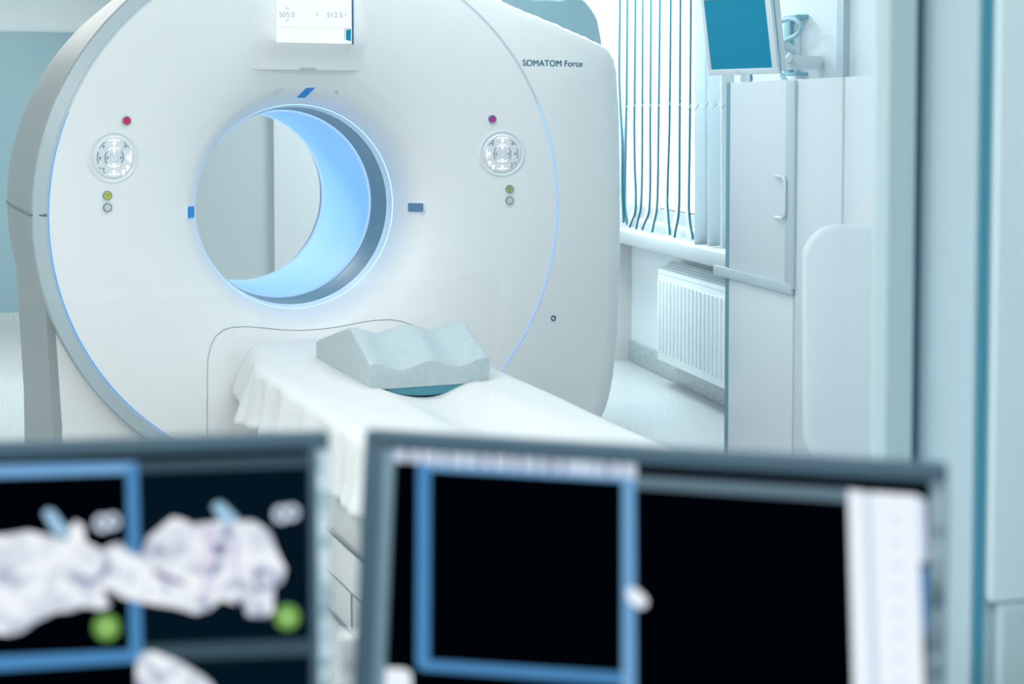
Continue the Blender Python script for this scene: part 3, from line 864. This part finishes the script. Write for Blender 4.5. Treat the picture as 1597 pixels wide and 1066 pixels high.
# draped sheet
sv, sf = [], []
rows = []
YB2 = YFAR-.02
ny = 200
cA = toG(on_z((577+765)/2-4, 602, ZT)); uC = (cA.x-lx(cA.y))/(rx(cA.y)-lx(cA.y)); uW = .17/(rx(cA.y)-lx(cA.y))
def sag(u):
    d = (u-uC)/uW
    return .046*(math.cos(d*PI/2)**1.3 if abs(d) < 1 else 0)
nL, nT = 10, 28
for i in range(ny+1):
    t = i/ny; y = YNEAR+(YB2-YNEAR)*t
    tap = smooth(L1.y-.03, FL.y, y)
    tq = max(0, min(1, (y-L1.y)/(FL.y-L1.y))); xl = L1.x+(FL.x-L1.x)*tq if y > L1.y else lx(y)
    xr = rx(y)
    row = []
    fl = smooth(L1.y-.45, FL.y-.1, y)
    zlow = .40+.01*math.sin(y*5)
    for k in range(nL):                      # left skirt from the hem up
        q = 1-k/nL
        drop = q*(ZT-.008-zlow)
        wav = (.012*math.sin(y*23+1.5)+.016*math.sin(y*9.3)+.008*math.sin(y*41))*q
        out = .012*math.sqrt(q)+.012*q + max(0, xl-L1.x)*.42*q**.6 + wav*(1-.55*fl) + .03*q*math.exp(-((y-L1.y+.02)/.05)**2) + sum(h_*q*max(0, 1-abs(y-L1.y-o_)/w_) for o_, w_, h_ in ((-.10, .035, -.035), (-.20, .06, .03), (-.31, .05, -.03), (-.46, .08, .02), (-.75, .1, .02), (.10, .05, .035), (.24, .06, -.03)))
        dy = .0
        row.append((xl-out, y+dy, ZT-.006-drop))
    for k in range(nT+1):
        uu = k/nT
        e = .010*(1-smooth(0, .04, uu))+.010*smooth(.96, 1, uu)
        row.append((xl+(xr-xl)*uu, y, ZT-e-sag(uu)+.0015*math.sin(uu*31+y*7)))
    for k in range(1, 7):
        q = k/6; row.append((xr+.012*math.sqrt(q)+.02*q+.01*math.sin(y*17)*q, y, ZT-.01-q*.19))
    rows.append(row)
m_ = len(rows[0])
for r_ in rows: sv += r_
for i in range(ny):
    for k in range(m_-1): sf.append([i*m_+k, i*m_+k+1, (i+1)*m_+k+1, (i+1)*m_+k])
# drop at the scanner end
last = rows[-1]; b0 = len(sv)
for q in (1, 2, 3, 4):
    for (x, y, z) in last: sv.append((x, y+.002*q, z-(.03*q if z > ZT-.1 else .0)))
for q in range(4):
    o0 = (ny*m_) if q == 0 else b0+(q-1)*m_; o1 = b0+q*m_
    for k in range(nL, m_-7): sf.append([o0+k, o0+k+1, o1+k+1, o1+k])
sheet = mk('bed_sheet', sv, sf, M['sheet'], None, Matrix.Translation(O) @ Matrix.Rotation(PHI, 4, 'Z'), angle=70, recalc=False)
md = sheet.modifiers.new('thickness', 'SOLIDIFY'); md.thickness = .004; md.offset = 0
tag(sheet, 'white sheet draped over the patient table, creased at the scanner end', 'sheet')
# foam knee cushion with two troughs
c0 = on_z(577, 608, ZT-.004); c1 = on_z(765, 596, ZT-.004); c2 = on_z(485, 560, ZT-.004)
cu = (c1-c0); cw = cu.length; cu.normalize(); cv = (c2-c0); cl = cv.length; cv.normalize()
cprof = [(0, .0), (-.002, .045), (.0, .084), (.03, .098), (.22, .172), (.245, .174), (.275, .170), (cl-.03, .078), (cl, .068), (cl, .0)]
v, f = [], []
nu = 60; np_ = []
for (a, za1), (b, zb1) in zip(cprof, cprof[1:]):
    kk = max(1, int(math.hypot(b-a, zb1-za1)/.012))
    for q in range(kk): np_.append((a+(b-a)*q/kk, za1+(zb1-za1)*q/kk))
np_.append(cprof[-1])
for i in range(nu+1):
    uq = i/nu
    tr = .5-.5*math.cos(4*PI*min(max((uq-.03)/.94, 0), 1))
    rnd = .006*(smooth(.02, 0, uq)+smooth(.98, 1, uq))
    for y, z in np_:
        w = smooth(.05, .085, z)
        cb = 1 if y < .40 else max(0, 1-(y-.40)/.3)
        v.append((uq*cw, y, z-.024*tr*w*cb-(rnd if z > .06 else 0)))
k = len(np_)
for i in range(nu):
    for j in range(k-1): f.append([i*k+j, i*k+j+1, (i+1)*k+j+1, (i+1)*k+j])
    f.append([i*k+k-1, i*k, (i+1)*k, (i+1)*k+k-1])
f.append(list(range(k))); f.append([nu*k+j for j in range(k)][::-1])
cush = mk('foam_cushion', v, f, M['foam'], None, frame(cu, cv, Vector((0, 0, 1)), c0), angle=40)
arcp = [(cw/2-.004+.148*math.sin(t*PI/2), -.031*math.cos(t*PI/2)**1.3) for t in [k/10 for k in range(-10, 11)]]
MB().prism(arcp, .004, cl-.06).build('gap_shade_fill', mat('teal gap shade', (.07, .27, .34), .7), cush)  # shade in the gap below the foam, added as a teal solid
tag(cush, 'grey foam leg cushion with two troughs lying on the white sheet', 'cushion')

# ------------------------------------------------------------------ control room window
yp = YC
xf0 = rplane(1362, 400, 'y', yp+.012).x; xf1 = rplane(1428, 400, 'y', yp-.035).x
xj = rplane(1438, 400, 'y', yp-.03).x
yj = 1.83
ZW0, ZW1 = .66, 2.45
wf = MB()
wf.box((xf0, yp-.030, ZW0-.05), (xf1, yp+.012, ZW1)); wf.box((-3.2, yp-.035, ZW0-.06), (xf1, yp+.05, ZW0)); wf.box((-3.2, yp-.035, ZW1-.06), (xf1, yp+.05, ZW1))
wf.box((-3.2, yp-.035, ZW0-.05), (-3.12, yp+.05, ZW1))
win1 = struct(wf.build('window_1', M['frameg'], None, RM.copy()))
MB().box((-3.14, yp+.004, ZW0-.01), (xf0+.01, yp+.010, ZW1-.05)).build('pane', M['pane'], win1)
MB().box((xf1, yp-.026, ZW0-.05), (xj+.004, yp+.04, ZW1)).build('gasket', M['gasket'], win1)
cw_ = MB()
cw_.box((XL_, yj, 0), (XW, yp+.05, ZW0-.06)); cw_.box((XL_, yj, ZW1), (XW, yp+.05, CE))
cw_.box((XL_, yj, ZW0-.06), (-3.2, yp+.05, ZW1)); cw_.box((xj, yj, ZW0-.06), (XW, yp+.05, ZW1))
struct(cw_.build('wall_control', M['jamb'], None, RM.copy()))
xg = rplane(1553, 400, 'y', yj-.02).x
rbox('trim_4', (xj+.004, yj-.004, ZW0-.06), (xg, yj+.0, ZW1), M['groove'])
zq = rplane(1580, 940, 'y', yj-.025).z
rbox('trim_5', (xg, yj-.022, zq), (XW, yj, CE), M['casing'], .006)
rbox('trim_6', (xg+.012, yj-.03, 0), (XW, yj, zq-.002), M['frameg'], .004)

# ------------------------------------------------------------------ foreground monitors
def monitor(label, TL, TR, tilt, width, height, anchor_right=False):
    u = (TR-TL); u.z = 0; u.normalize()
    o = TL if not anchor_right else TR-u*width
    nh = Vector((u.y, -u.x, 0)); t = math.radians(tilt)
    up = Vector((0, 0, 1))*math.cos(t)-nh*math.sin(t); n = u.cross(up)
    m = frame(u, -n, up, o)
    root = tag(empty('computer_monitor', mtx=m), label, 'monitor', 'control desk monitors')
    inv = m.inverted()
    def P(px, py):
        q = inv @ on_plane(px, py, o, n); return q.x, q.z
    return root, P, m
def quad(mb, P, pts, y):
    q = [P(*p) for p in pts]; mb.add([(x, y, z) for x, z in q], [list(range(len(q)))])
def slab(mb, P, pts, y):
    q = [P(*p) for p in pts]; mb.prism(q, y-.0004, y)
def stand(root, m, width, height, desk):
    MB().box((.01, .012, -height+.01), (width-.01, .04, -.01), .01).build('rear_casing', M['bezel'], root)
    c = m @ Vector((width/2, .06, -height*.55)); c0 = Vector((c.x, c.y, desk))
    inv = m.inverted()
    b = MB(); d = (m.to_3x3() @ Vector((0, 1, 0))); d.z = 0; d.normalize()
    b.tube([inv @ (m @ Vector((width/2, .035, -height*.5))), inv @ (c+d*.03), inv @ (c0+d*.035+Vector((0, 0, .02)))], .02, 12)
    b.build('stand_neck', M['bezel'], root)
    MB().cyl(inv @ (c0+d*.02+Vector((0, 0, .0005))), inv @ (c0+d*.02+Vector((0, 0, .014))), .11, 40).build('stand_base', M['bezel'], root)
DESK = .74
dl = 1.456
TL = at_depth(570, 668, dl); TR = at_depth(1478, 722, dl*.9007); TR.z = TL.z
WR, HR = (TR-TL).length, .36
root, P, m = monitor('monitor with blue square outline on black screen, white toolbar down its side', TL, TR, 8, WR, HR)
bx0 = P(607, 900)[0]; btop = P(607, 700)[1]; bx1 = P(1446, 900)[0]
btop2 = P(1440, 762)[1]; bt = btop
b = MB()
b.box((0, -.004, bt), (WR, .014, 0), .004); b.box((0, -.004, -HR), (WR, .014, -HR+.022), .004)
b.box((0, -.004, -HR+.016), (bx0-.010, .014, bt+.004), .003); b.box((bx1, -.004, -HR+.016), (WR, .014, bt+.004), .003)
b.build('bezel', M['bezel'], root)
MB().box((bx0-.0105, -.003, -HR+.02), (bx0, .012, bt+.0), .001).build('inner_bezel', M['bezel2'], root)
x0 = P(1455, 800)[0]; x1 = P(1471, 800)[0]
MB().box((x0, -.0046, -HR+.03), (x1, -.003, -.018), .0004).build('bezel_marks', M['marks'], root)
scr = MB().box((bx0-.002, .003, -HR+.015), (bx1+.002, .010, bt+.003)).build('screen', M['black'], root)
def S(name, mt, polys, P, scr, y=.0029):
    for p in polys:
        mb = MB(); slab(mb, P, p, y); mb.build(name, mt, scr)
S('screen_header', M['sgrey'], [[(985, 742), (1330, 763), (1330, 783), (985, 760)]], P, scr)
def rowmarks(x0, x1, ya, yb, n, h, w):
    out = []
    for i in range(n):
        t = (i+.5)/n; x = x0+(x1-x0)*t; y = ya+(yb-ya)*t; ww = w*(.7+.6*random.random())
        out.append([(x-ww/2, y-h/2), (x+ww/2, y-h/2+ww*.055), (x+ww/2, y+h/2+ww*.055), (x-ww/2, y+h/2)])
    return out
S('tool_icons', M['swhite2'], rowmarks(612, 992, 708, 734, 17, 22, 20), P, scr, .0022)
S('tool_strip', M['sblue2'], [[(650, 722), (990, 742), (990, 752), (650, 732)]], P, scr, .0025)
S('selection_frame', M['sblue'], [[(650, 722), (670, 724), (668, 1030), (988, 1051), (988, 1069), (655, 1045), (648, 1036)]], P, scr, .0024)
S('selection_frame', M['sblue2'], [[(970, 746), (989, 747), (991, 1120), (970, 1120)]], P, scr, .0023)
S('cursor_mark', M['swhite'], [[(976, 922), (982, 916), (992, 918), (1004, 928), (1010, 938), (1006, 947), (998, 949), (986, 942), (978, 932)]], P, scr, .0018)
S('menu_button', M['swhite'], [[(590, 1046), (596, 1041), (630, 1043), (640, 1050), (641, 1110), (590, 1110)]], P, scr, .0022)
S('side_toolbar', M['swhite'], [[(1322, 764), (1347, 766), (1362, 1200), (1334, 1200)], [(1358, 767), (1430, 772), (1446, 1200), (1376, 1200)]], P, scr, .0022)
S('side_toolbar', M['swhite2'], [[(1347, 767), (1359, 768), (1377, 1200), (1361, 1200)], [(1428, 772), (1444, 780), (1446, 876), (1431, 880)]], P, scr, .0024)
ic = []
for i in range(9):
    y = 810+i*36; x = 1396+i*1.2; ic.append([(x-6, y-4), (x+6, y-3), (x+6, y+5), (x-6, y+4)])
S('toolbar_icons', M['swhite2'], ic, P, scr, .0018)
S('blue_panel', M['sblue'], [[(1431, 884), (1447, 888), (1450, 988), (1436, 990)]], P, scr, .0024)
stand(root, m, WR, HR, DESK)

dr_ = 1.443
TR2 = at_depth(513, 671, dr_); T0 = at_depth(0, 688.5, dr_*.9686); T0.z = TR2.z
root, P, m = monitor('monitor showing pale bone scan images in blue frame, bottom left of the view', T0, TR2, 8, WR, HR, True)
bx1 = P(483, 900)[0]; bt = P(483, 700)[1]; bxl = .02
b = MB()
b.box((0, -.004, bt), (WR, .014, 0), .004); b.box((0, -.004, -HR), (WR, .014, -HR+.022), .004)
b.box((0, -.004, -HR+.016), (bxl, .014, bt+.004), .003); b.box((bx1, -.004, -HR+.016), (WR, .014, bt+.004), .003)
b.build('bezel', M['bezel'], root)
x0 = P(496, 800)[0]; x1 = P(513, 800)[0]
MB().box((x0, -.0046, -HR+.03), (x1, -.003, -.018), .0004).build('bezel_marks', M['marks2'], root)
scr = MB().box((bxl-.002, .003, -HR+.015), (bx1+.002, .010, bt+.003)).build('screen', M['black'], root)
S('viewport', M['navy'], [[(217, 735), (484, 728), (490, 1000), (222, 1006)], [(224, 1032), (492, 1022), (494, 1120), (226, 1120)]], P, scr, .0028)
S('screen_header', M['sgrey2'], [[(214, 718), (484, 708), (484, 728), (216, 737)], [(221, 1006), (491, 996), (492, 1022), (222, 1031)]], P, scr, .0026)
S('selection_frame', M['sblue2'], [[(-160, 728), (212, 720), (215, 738), (-160, 750)]], P, scr, .0024)
S('selection_frame', M['sblue'], [[(196, 728), (215, 724), (222, 1028), (203, 1034)], [(-160, 1030), (222, 1013), (220, 1032), (-160, 1056)]], P, scr, .0023)
S('green_marker', M['sgreen'], [[(166+21*math.cos(a), 978+21*math.sin(a)) for a in arange(0, 345, 23)]], P, scr, .0015)
S('green_marker', M['sgreen'], [[(448+20*math.cos(a), 962+20*math.sin(a)) for a in arange(0, 345, 23)]], P, scr, .0015)
def donut(cx, cy):
    def rg(x, y, r): return [(x+r*math.cos(a), y+r*math.sin(a)) for a in arange(0, 352, 22)]+[(x+r*.45*math.cos(a), y+r*.45*math.sin(a)) for a in arange(352, 0, 22)]
    return [rg(cx-7, cy, 14), rg(cx+9, cy-3, 13)]
S('marker_core', emis('screen pale green', (.36, .60, .20), 1), [[(166+8*math.cos(a), 978+8*math.sin(a)) for a in arange(0, 330, 11)], [(448+8*math.cos(a), 962+8*math.sin(a)) for a in arange(0, 330, 11)]], P, scr, .0010)
S('orientation_icon', M['swhite2'], donut(166, 816), P, scr, .0019)
S('orientation_icon', M['swhite2'], donut(446, 802), P, scr, .0019)
S('scan_image', M['scan'], [[(-60, 832), (0, 835), (45, 828), (85, 838), (105, 842), (108, 822), (118, 812), (130, 820), (133, 845), (160, 858), (175, 848), (190, 846), (200, 862), (222, 866), (228, 840), (250, 822), (270, 806), (290, 812), (300, 818), (345, 812), (395, 812), (420, 828), (432, 860), (446, 888), (440, 908), (428, 915), (426, 955), (412, 963), (385, 960), (376, 935), (366, 942), (345, 935), (325, 952), (305, 957), (275, 948), (225, 940), (190, 932), (160, 915), (165, 935), (172, 945), (155, 950), (130, 946), (110, 953), (85, 955), (55, 970), (35, 985), (15, 990), (-60, 985)]], P, scr, .0020)
S('scan_image', M['scan'], [[(212, 1070), (212, 1035), (222, 1018), (240, 1016), (275, 1030), (310, 1050), (330, 1066), (352, 1110), (212, 1110)]], P, scr, .0020)
S('needle_mark', mat('steel blue', (.1, .2, .3), .5, emit=(.28, .42, .52), estr=.8), [[(66, 800), (74, 793), (84, 796), (108, 828), (100, 838), (86, 836)], [(330, 790), (338, 782), (348, 784), (372, 808), (360, 815), (346, 814)]], P, scr, .0017)
S('scan_shading', emis('scan dark shade', (.16, .15, .30), 1), [[(333, 850), (345, 846), (352, 856), (345, 868), (334, 864)], [(238, 886), (262, 896), (290, 908), (286, 914), (258, 904), (238, 894)]], P, scr, .0015)
S('scan_tint', emis('scan violet tint', (.62, .58, .74), 1), [[(318, 822), (334, 820), (330, 880), (322, 935), (312, 935), (322, 880)], [(364, 850), (374, 850), (372, 900), (362, 900)]], P, scr, .0017)
stand(root, m, WR, HR, DESK)
# mirror-finish: desk with the white box seen in the gap
desk = tag(empty('control_desk', RM @ Vector((0, 1.3, 0)), RA), 'pale control desk under the two dark monitors', 'desk')
MB().box((-1.3, -.35, DESK-.03), (1.1, .50, DESK), .004).build('desktop', M['desk'], desk)
for x in (-1.28, 1.05): MB().box((x, -.3, 0), (x+.03, .48, DESK-.03)).build('side_panel', M['desk'], desk)
wbp = at_depth(545.5, 990, 1.465)
wbx = tag(empty('document_stand', (wbp.x, wbp.y, DESK), 0), 'slim white two-part stand upright on desk in the gap between monitors', 'stand')
hz = wbp.z-DESK; zg = at_depth(545, 1043, 1.465).z-DESK
MB().box((-.0095, 0, zg), (.0095, .012, hz), .002).build('upper_panel', M['whitebox'], wbx)
MB().box((-.0095, 0, 0), (.0095, .012, zg-.004), .002).build('lower_panel', M['whitebox'], wbx)
MB().box((-.008, .002, zg-.006), (.008, .010, zg+.003)).build('divider', M['greybtn'], wbx)

# ------------------------------------------------------------------ added lamps, daylight, camera
def lamp(x, y, sx, sy, power, col, label, group):
    mtx = RM @ Matrix.Translation((x, y, CE-.06))
    r = tag(empty('added_lamp', mtx=mtx), label, 'lamp', group)
    MB().box((-sx/2-.03, -sy/2-.03, .0), (sx/2+.03, sy/2+.03, .06), .004).build('added_lamp_housing', M['ceil'], r)
    MB().box((-sx/2, -sy/2, -.006), (sx/2, sy/2, .0)).build('added_lamp_diffuser', M['addedlampglow'], r)
    ld = bpy.data.lights.new('lamp_light', 'AREA'); ld.shape = 'RECTANGLE'; ld.size = sx; ld.size_y = sy
    ld.energy = power; ld.color = col
    lo = bpy.data.objects.new('lamp_light', ld); COL.objects.link(lo); lo.parent = r; lo.location = (0, 0, -.012)
LG = 'added unseen lamps of the scanner room'
for x, y, p in ((-1.5, 2.7, 70), (-.6, 2.9, 22), (1.2, 2.9, 13), (-2.4, 5.0, 13), (.1, 4.6, 4), (-3.6, 8.6, 50), (1.3, 5.6, 15), (2.4, 8.0, 76), (-.9, 9.0, 68)):  # unseen lamps added, each placed and powered to tone a region
    lamp(x, y, 1.2, .6, p, (1.0, .945, .89) if x < 0 else (.86, .95, .98), 'added flat white lamp, unseen, lighting the scanner room', LG)
lamp(.0, .3, 1.2, .6, 46, (.87, .94, .96), 'added flat white lamp, unseen, above the control desk', 'added control room lamp')  # unseen lamp added so the monitor bezels get lit
w = bpy.data.worlds.new('daylight'); sc.world = w; w.use_nodes = True
w.node_tree.nodes['Background'].inputs['Color'].default_value = (.90, .97, 1, 1)
w.node_tree.nodes['Background'].inputs['Strength'].default_value = 3.0
cam = bpy.data.cameras.new('camera'); co = bpy.data.objects.new('camera', cam); COL.objects.link(co)
co.location = CAM; co.rotation_euler = (PI/2-PITCH, 0, 0)
cam.sensor_fit = 'HORIZONTAL'; cam.sensor_width = 36; cam.lens = F/W*36
cam.shift_y = -(HH/2-PPY)/W
cam.clip_start = .05; cam.clip_end = 100
cam.dof.use_dof = True; cam.dof.focus_distance = 6.3; cam.dof.aperture_fstop = cam.lens/1000/.0175
sc.camera = co
vs = sc.view_settings
sc.display_settings.display_device = 'sRGB'
vs.view_transform = 'Standard'; vs.look = 'None'; vs.gamma = 1; vs.use_curve_mapping = False; vs.exposure = 0.13
sc.cycles.use_denoising = True
sc.cycles.max_bounces = 10; sc.cycles.diffuse_bounces = 5; sc.cycles.transparent_max_bounces = 16
sc.cycles.sample_clamp_indirect = 6
